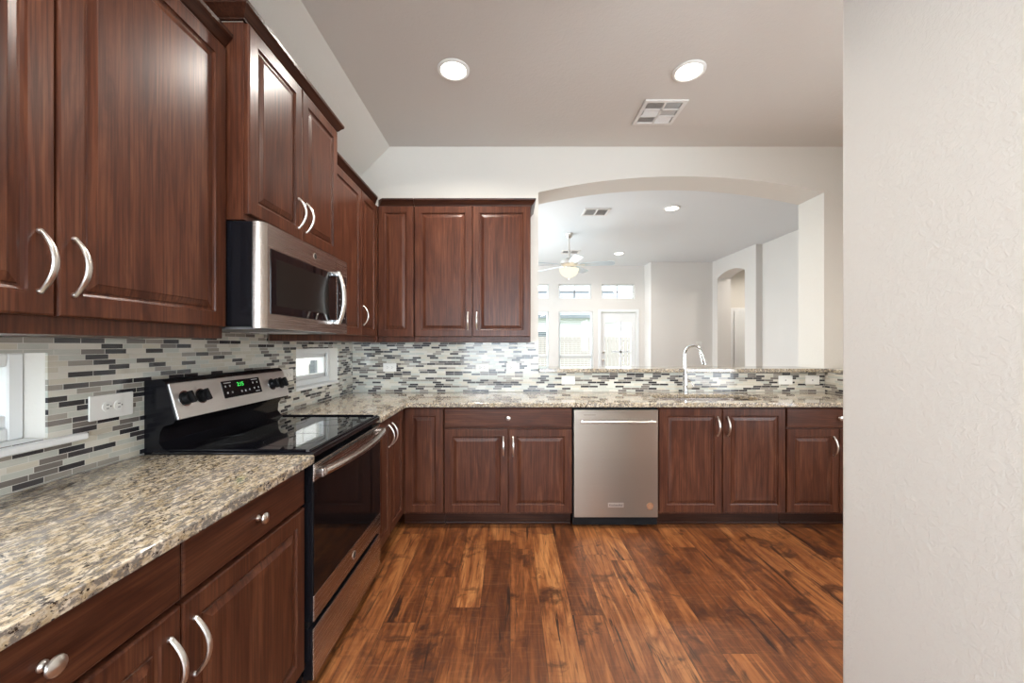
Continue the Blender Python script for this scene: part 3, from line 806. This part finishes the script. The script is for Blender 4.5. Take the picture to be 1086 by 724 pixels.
# oven door
od = boxobj('oven_door', M['black'], t, (.004, wr - .004, -.631, -.593, .278, .866), bev=.003)
boxobj('oven_window', M['ovenglass'], od, (.006, wr - .006, -.6345, -.6305, .376, .799), bev=.001)
boxobj('top_trim', M['steelv'], od, (.004, wr - .004, -.636, -.6305, .800, .866), bev=.0025)
boxobj('bottom_trim', M['steelv'], od, (.004, wr - .004, -.636, -.6305, .279, .375), bev=.0025)
bm = B(); pts = []
for i in range(21):
    s = -1 + 2 * i / 20; pts.append((wr / 2 + s * .352, -.660 - .034 * (1 - s * s), .832))
tube(bm, pts, .0165, 16, 1.0, (0, 0, 1))
for s in (-1, 1): box(bm, wr / 2 + s * .352 - .02, wr / 2 + s * .352 + .02, -.668, -.633, .815, .849, bev=.006)
obj('handle', bm, M['steelv'], od)
bm = B()
for k in range(7):
    xa = .06 + k * .094; box(bm, xa, xa + .078, -.6366, -.634, .853, .859)
obj('vent_slots', bm, M['slot'], od, 0)
def badge(parent, mtx, r=.014):
    bm = B(); lathe(bm, [(r, 0), (r, .0015), (r * .9, .0022), (0, .0022)], mtx, 28); e_ = obj('logo_badge', bm, M['nickel'], parent)
    bm = B(); lathe(bm, [(r * .80, .0023), (r * .80, .0026), (r * .72, .0026), (r * .72, .0023)], mtx, 28)
    b4 = text_bm('GE', r * .95, mtx @ Matrix.Translation((0, 0, .0025)), .0003)
    me = bpy.data.meshes.new('tmp'); b4.to_mesh(me); b4.free(); bm.from_mesh(me); bpy.data.meshes.remove(me)
    obj('logo_monogram', bm, M['badge'], e_, 0)
badge(od, Matrix.Translation((wr / 2, -.636, .330)) @ Matrix.Rotation(R(90), 4, 'X'), .019)
sd = boxobj('storage_drawer', M['black'], t, (.004, wr - .004, -.629, -.593, .060, .250), bev=.003)
boxobj('drawer_face', M['steelv'], sd, (.004, wr - .004, -.635, -.6285, .060, .250), bev=.003)
boxobj('drawer_gap', M['blackmatte'], t, (.006, wr - .006, -.612, -.5905, .251, .277))

# ------------------------------------------------------------------ microwave
t = thing('microwave', 'stainless over-the-range microwave under the deeper wall cabinet', 'microwave', L(1.4705), RZ)
wm = .764; mz0, mz1 = 1.375, 1.773
boxobj('case', M['black'], t, (.002, wm - .002, -.408, -.003, mz0 + .004, mz1), bev=.004)
boxobj('vent_underside', M['greyplastic'], t, (.03, wm - .03, -.395, -.05, mz0 - .004, mz0 + .006), bev=.002)
boxobj('lamp_lens', M['white'], t, (.42, .62, -.30, -.12, mz0 - .006, mz0 - .003), bev=.001)  # white lens, its pale tone also stands in for the window reflected underneath
# door and control side share one bowed steel face; black glass set in
def bow_poly(x0, x1, yb, yf, rl=0, rr_=0, n=6):
    p = [(x0, yb)]
    if rl:
        for k in range(n + 1): a = R(180 + 90 * k / n); p.append((x0 + rl + rl * math.cos(a), yf + .035 + .035 * math.sin(a)))
    else: p.append((x0, yf))
    p += [(x1, yf), (x1, yb)]
    return p
xs = .624
bm = B(); prism(bm, bow_poly(.002, xs, -.4085, -.446, .03), 'z', mz0, mz1); md_ = obj('door', bm, M['steelv'], t, 30)
bm = B(); prism(bm, bow_poly(xs + .0025, wm - .002, -.4085, -.446), 'z', mz0, mz1); mc = obj('control_side', bm, M['steelv'], t, 30)
boxobj('door_window', M['blackglass'], md_, (.048, xs - .008, -.4482, -.440, 1.430, 1.682), bev=.002)
boxobj('inner_screen', M['screen'], md_, (.085, xs - .085, -.4486, -.4475, 1.465, 1.648))
cg = boxobj('control_glass', M['blackglass'], mc, (xs + .012, wm - .016, -.4482, -.440, 1.430, 1.682), bev=.002)
for i in range(3):
    for j in range(5): boxobj('button', M['greyplastic'], cg, (xs + .035 + .028 * i, xs + .048 + .028 * i, -.4486, -.4475, 1.455 + .033 * j, 1.461 + .033 * j))
bm = B(); pts = []
for i in range(17):
    s = -1 + 2 * i / 16; pts.append((xs - .028, -.470 - .030 * (1 - s * s), 1.556 + s * .135))
tube(bm, pts, [.0095 + .003 * (1 - (-1 + 2 * i / 16) ** 2) for i in range(17)], 14, 1.35, (1, 0, 0))
hd_ = obj('handle', bm, M['nickel'], md_)
for s in (-1, 1): bm = B(); box(bm, xs - .042, xs - .014, -.474, -.447, 1.556 + s * .125 - .012, 1.556 + s * .125 + .012, bev=.004); obj('handle_mount', bm, M['chrome'], md_)
badge(md_, Matrix.Translation((wm / 2 + .015, -.446, 1.729)) @ Matrix.Rotation(R(90), 4, 'X'), .015)

# ------------------------------------------------------------------ outlets
def outlet(label, loc, rz, w=.115, h=.072, kind='duplex', name='wall_outlet', group='wall outlets'):
    """plate lying sideways: local front is -y"""
    t = thing(name, label, 'outlet' if name == 'wall_outlet' else 'switch plate', loc, rz, group)
    boxobj('cover_plate', M['white'], t, (-w / 2, w / 2, -.0065, -.0004, -h / 2, h / 2), bev=.003)
    if kind == 'duplex':
        for s in (-1, 1):
            bm = B(); lathe(bm, [(.0165, 0), (.0165, .0025), (.015, .003), (0, .003)], mdir((s * .0195, -.0063, 0), (0, -1, 0)), 20); f = obj('receptacle', bm, M['white'], t)
            bm = B()
            for q in (-1, 1): box(bm, s * .0195 - .0045, s * .0195 + .0045, -.0096, -.0088, q * .0062 - .0012, q * .0062 + .0012)
            lathe(bm, [(.0024, 0), (.0024, .0005)], mdir((s * .0195 + .0105, -.0091, 0), (0, -1, 0)), 10)
            obj('slots', bm, M['slot'], f, 0)
    else:
        bm = B(); lathe(bm, [(.005, 0), (.005, .0012), (0, .0016)], mdir((0, -.0063, 0), (0, -1, 0)), 12); obj('center_screw', bm, M['slot'], t)
    return t
zz = lambda py, D: CH - (py - 366) * D / 420
outlet('white wall outlet in the tile between near window and range', (WX, 1.355, 1.103), RZ, .150, .082)
outlet('white wall outlet in the tile between range and far small window', (WX, 2.425, 1.128), RZ, .115, .072)
outlet('white wall outlet in back tile nearest the room corner', ((413.5 - 541) * WY / 420, WY, zz(389.5, WY)), 0)
outlet('white wall outlet in back tile under the two-door wall cabinet', ((511.5 - 541) * WY / 420, WY, zz(389.5, WY)), 0)
outlet('white wall outlet in back tile beside the arch edge', ((543.8 - 541) * WY / 420, WY, zz(389.5, WY)), 0)
outlet('white wall outlet in the low tile strip left of the faucet', ((602.5 - 541) * WY / 420, WY, zz(403, WY)), 0)
outlet('white switch plate in low tile strip, second from the counter end', ((832.7 - 541) * WY / 420, WY, zz(403, WY)), 0, .122, .076, 'blank', 'switch_plate', 'switch plates')
outlet('white switch plate in low tile strip nearest the counter end', ((861.2 - 541) * WY / 420, WY, zz(403, WY)), 0, .122, .076, 'blank', 'switch_plate', 'switch plates')
outlet('white wall plate on the grey living room wall behind faucet', ((741 - 541) * 8.2 / 420, 8.20, zz(365, 8.2)), 0, .12, .12, 'blank', 'switch_plate', 'switch plates')

# ------------------------------------------------------------------ ceiling fittings
def can(label, x, y, power, r=.078, col=(1, .94, .86)):
    t = thing('recessed_light', label, 'ceiling light', (x, y, ZC), group='recessed ceiling lights')
    bm = B(); lathe(bm, [(r + .022, -.0005), (r + .022, -.006), (r + .006, -.012), (r, -.008), (r, -.0005)], None, 40); obj('trim_ring', bm, M['white'], t)
    bm = B(); lathe(bm, [(r - .0005, -.001), (r - .0005, -.006), (0, -.009)], None, 40); obj('lens', bm, M['lens'], t)
    l = bpy.data.lights.new('recessed_lamp', 'AREA'); l.shape = 'DISK'; l.size = .13; l.energy = power; l.color = col; l.spread = R(150)
    o = bpy.data.objects.new('recessed_lamp', l); COL.objects.link(o); o.parent = t; o.location = (0, 0, -.016)
KC = 20
can('kitchen ceiling light nearer the range, lit', (481 - 541) * 2.48 / 420, 2.48, KC)
can('kitchen ceiling light above the ceiling vent, lit', 1.125, 2.49, KC)
can('ceiling light over the near counter, out of view', -.354, .55, KC)
can('ceiling light in the nook past the partition, out of view', 2.3, .55, KC)
can('ceiling light at the rear of the kitchen, out of view', .1, -1.5, KC)
can('living room ceiling light closest to the arch, right of vent', (712.5 - 541) * 4.98 / 420, 4.98, 9)
can('living room ceiling light beyond the fan', (656.5 - 541) * 7.43 / 420, 7.43, 16)
can('hall ceiling light behind the arched passage, out of view', 5.05, 7.5, 14)

def vent(label, x, y, w, d, quads, rzv=0, z=ZC):
    t = thing('ceiling_vent', label, 'vent', (x, y, z), rzv, 'ceiling vents')
    bm = B()
    f = .028
    box(bm, -w/2, w/2, -d/2, -d/2 + f, -.012, -.0005, bev=.003); box(bm, -w/2, w/2, d/2 - f, d/2, -.012, -.0005, bev=.003)
    box(bm, -w/2, -w/2 + f, -d/2 + f, d/2 - f, -.012, -.0005, bev=.003); box(bm, w/2 - f, w/2, -d/2 + f, d/2 - f, -.012, -.0005, bev=.003)
    nx, ny = quads
    cw, cd = (w - 2*f) / nx, (d - 2*f) / ny
    for i in range(1, nx): box(bm, -w/2 + f + cw*i - .007, -w/2 + f + cw*i + .007, -d/2 + f, d/2 - f, -.012, -.0005)
    for j in range(1, ny): box(bm, -w/2 + f, w/2 - f, -d/2 + f + cd*j - .007, -d/2 + f + cd*j + .007, -.012, -.0005)
    obj('frame', bm, M['vent'], t)
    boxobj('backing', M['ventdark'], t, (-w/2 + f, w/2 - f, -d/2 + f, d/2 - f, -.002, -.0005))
    bm = B()
    for i in range(nx):
        for j in range(ny):
            xa, ya = -w/2 + f + cw*i + .008, -d/2 + f + cd*j + .008; ww, dd = cw - .016, cd - .016
            n = 7
            if (i + j) % 2 == 0:
                for k in range(n):
                    xx = xa + ww * (k + .5) / n; s_ = 1 if i else -1
                    prism(bm, [(xx - s_*.004, -.003), (xx - s_*.003, -.002), (xx + s_*.006, -.010), (xx + s_*.005, -.011)], 'y', ya, ya + dd)
            else:
                for k in range(n):
                    yy_ = ya + dd * (k + .5) / n; s_ = 1 if j else -1
                    prism(bm, [(yy_ - s_*.004, -.003), (yy_ - s_*.003, -.002), (yy_ + s_*.006, -.010), (yy_ + s_*.005, -.011)], 'x', xa, xa + ww)
    obj('louver', bm, M['vent'], t, 0)
vent('square white ceiling vent in the kitchen between two lights', (699 - 541) * 2.93 / 420, 2.93, .305, .31, (2, 3))
vent('white ceiling vent in the living room between fan and light', (632 - 541) * 5.12 / 420, 5.12, .33, .27, (2, 1))
vent('white ceiling vent behind the fan rod', (605 - 541) * 7.3 / 420, 7.3, .33, .27, (2, 1))

# ------------------------------------------------------------------ ceiling fan
FXp, FYp = (603.5 - 541) * 6.12 / 420, 6.12
t = thing('ceiling_fan', 'brushed metal ceiling fan with pale blades and glowing bowl light', 'ceiling fan', (FXp, FYp, ZC))
bm = B(); lathe(bm, [(.062, -.0005), (.064, -.012), (.05, -.045), (.022, -.075), (.014, -.08), (0, -.08)], None, 28); obj('canopy', bm, M['nickel'], t)
bm = B(); tube(bm, [(0, 0, -.078), (0, 0, -.40)], .0125, 12); obj('rod', bm, M['nickel'], t)
bm = B(); lathe(bm, [(.0, -.365), (.03, -.37), (.055, -.395), (.115, -.41), (.135, -.43), (.137, -.475), (.115, -.50), (.08, -.515), (.08, -.53), (.0, -.531)], None, 32); obj('motor_housing', bm, M['nickel'], t)
bm = B(); lathe(bm, [(.075, -.5315), (.145, -.545), (.15, -.56), (.138, -.60), (.105, -.645), (.05, -.675), (.0, -.68)], None, 32); obj('bowl_shade', bm, M['bowl'], t)
bm = B(); lathe(bm, [(.012, -.681), (.016, -.69), (.008, -.705), (0, -.71)], None, 14); obj('finial', bm, M['nickel'], t)
bm = B(); tube(bm, [(.05, -.09, -.55), (.05, -.115, -.60), (.05, -.118, -.95)], .0015, 6); lathe(bm, [(.001, -.95), (.007, -.96), (.008, -.985), (.001, -.99)], Matrix.Translation((.05, -.118, 0)), 10); obj('pull_chain', bm, M['nickel'], t)
for k in range(5):
    a = R(-14 + 72 * k)
    mt = Matrix.Rotation(a, 4, 'Z') @ Matrix.Translation((0, 0, -.487)) @ Matrix.Rotation(R(-13), 4, 'X')
    bm = B(); prof = [(.17, .045), (.22, .058), (.40, .066), (.58, .072), (.645, .068), (.675, .05), (.685, .02)]
    poly = [(x, y) for x, y in prof] + [(x, -y) for x, y in reversed(prof)]
    prism(bm, poly, 'z', -.004, .004); bmesh.ops.transform(bm, matrix=mt, verts=bm.verts)
    b_ = obj('blade', bm, M['blade'], t)
    bm = B(); prism(bm, [(.11, .018), (.17, .018), (.20, .035), (.24, .02), (.24, -.02), (.20, -.035), (.17, -.018), (.11, -.018)], 'z', -.011, -.0045); bmesh.ops.transform(bm, matrix=mt, verts=bm.verts)
    obj('blade_bracket', bm, M['nickel'], b_)
pl = bpy.data.lights.new('fan_lamp', 'POINT'); pl.energy = 4; pl.color = (1, .86, .66); pl.shadow_soft_size = .1
po = bpy.data.objects.new('fan_lamp', pl); COL.objects.link(po); po.parent = t; po.location = (0, 0, -.80)

# ------------------------------------------------------------------ outdoors
bm = B(); box(bm, -14, 16, 9.0, 30, -.3, -.12); box(bm, -14, -1.6, -8, 9.0, -.3, -.12)
tag(obj('ground_outside', bm, M['lawn'], smooth=0), 'lawn outside the windows', 'lawn', kind='structure')
# neighbour's white board-and-batten house close to the small windows
t = thing('neighbor_house', 'white board-and-batten neighbouring house seen through the small windows', 'house', (-3.1, 4, -.12))
boxobj('wall', M['siding'], t, (-.2, 0, -4.5, 6.5, 0, 3.2))
bm = B(); y = -4.4
while y < 6.4: box(bm, .0005, .03, y, y + .05, .1, 3.2); y += .42
obj('batten', bm, M['siding'], t, 0)
boxobj('eave', M['siding'], t, (-.5, .25, -4.7, 6.7, 3.2, 3.35))
boxobj('meter_box', M['roofing'], t, (.03, .11, 2.08, 2.22, .97, 1.20), bev=.008)
# house and fence behind the living room
t = thing('neighbor_house', 'pale house with grey gable roof seen through the living room blinds', 'house', (2.2, 20, -.12))
boxobj('wall', M['siding'], t, (-2.2, 3.2, 0, 5, 0, 2.9))
bm = B(); prism(bm, [(-.6, 2.75), (-.6, 2.9), (2.5, 4.6), (5.6, 2.9), (5.6, 2.75), (2.5, 4.4)], 'x', -2.6, 3.6); obj('roof', bm, M['roofing'], t, 0)
boxobj('garden_window', M['roofing'], t, (-1.2, -.1, -.03, -.001, 1.0, 2.1))
t = thing('wooden_fence', 'weathered wooden board fence behind the house', 'fence', (0, 14.5, -.12))
bm = B(); x = -7.0
while x < 9: box(bm, x, x + .135, 0, .02, .03, 1.75); x += .145
obj('boards', bm, M['fence'], t, 0)
bm = B()
for z in (.35, 1.0, 1.55): box(bm, -7, 9, .0205, .06, z, z + .08)
obj('rail', bm, M['fence'], t, 0)
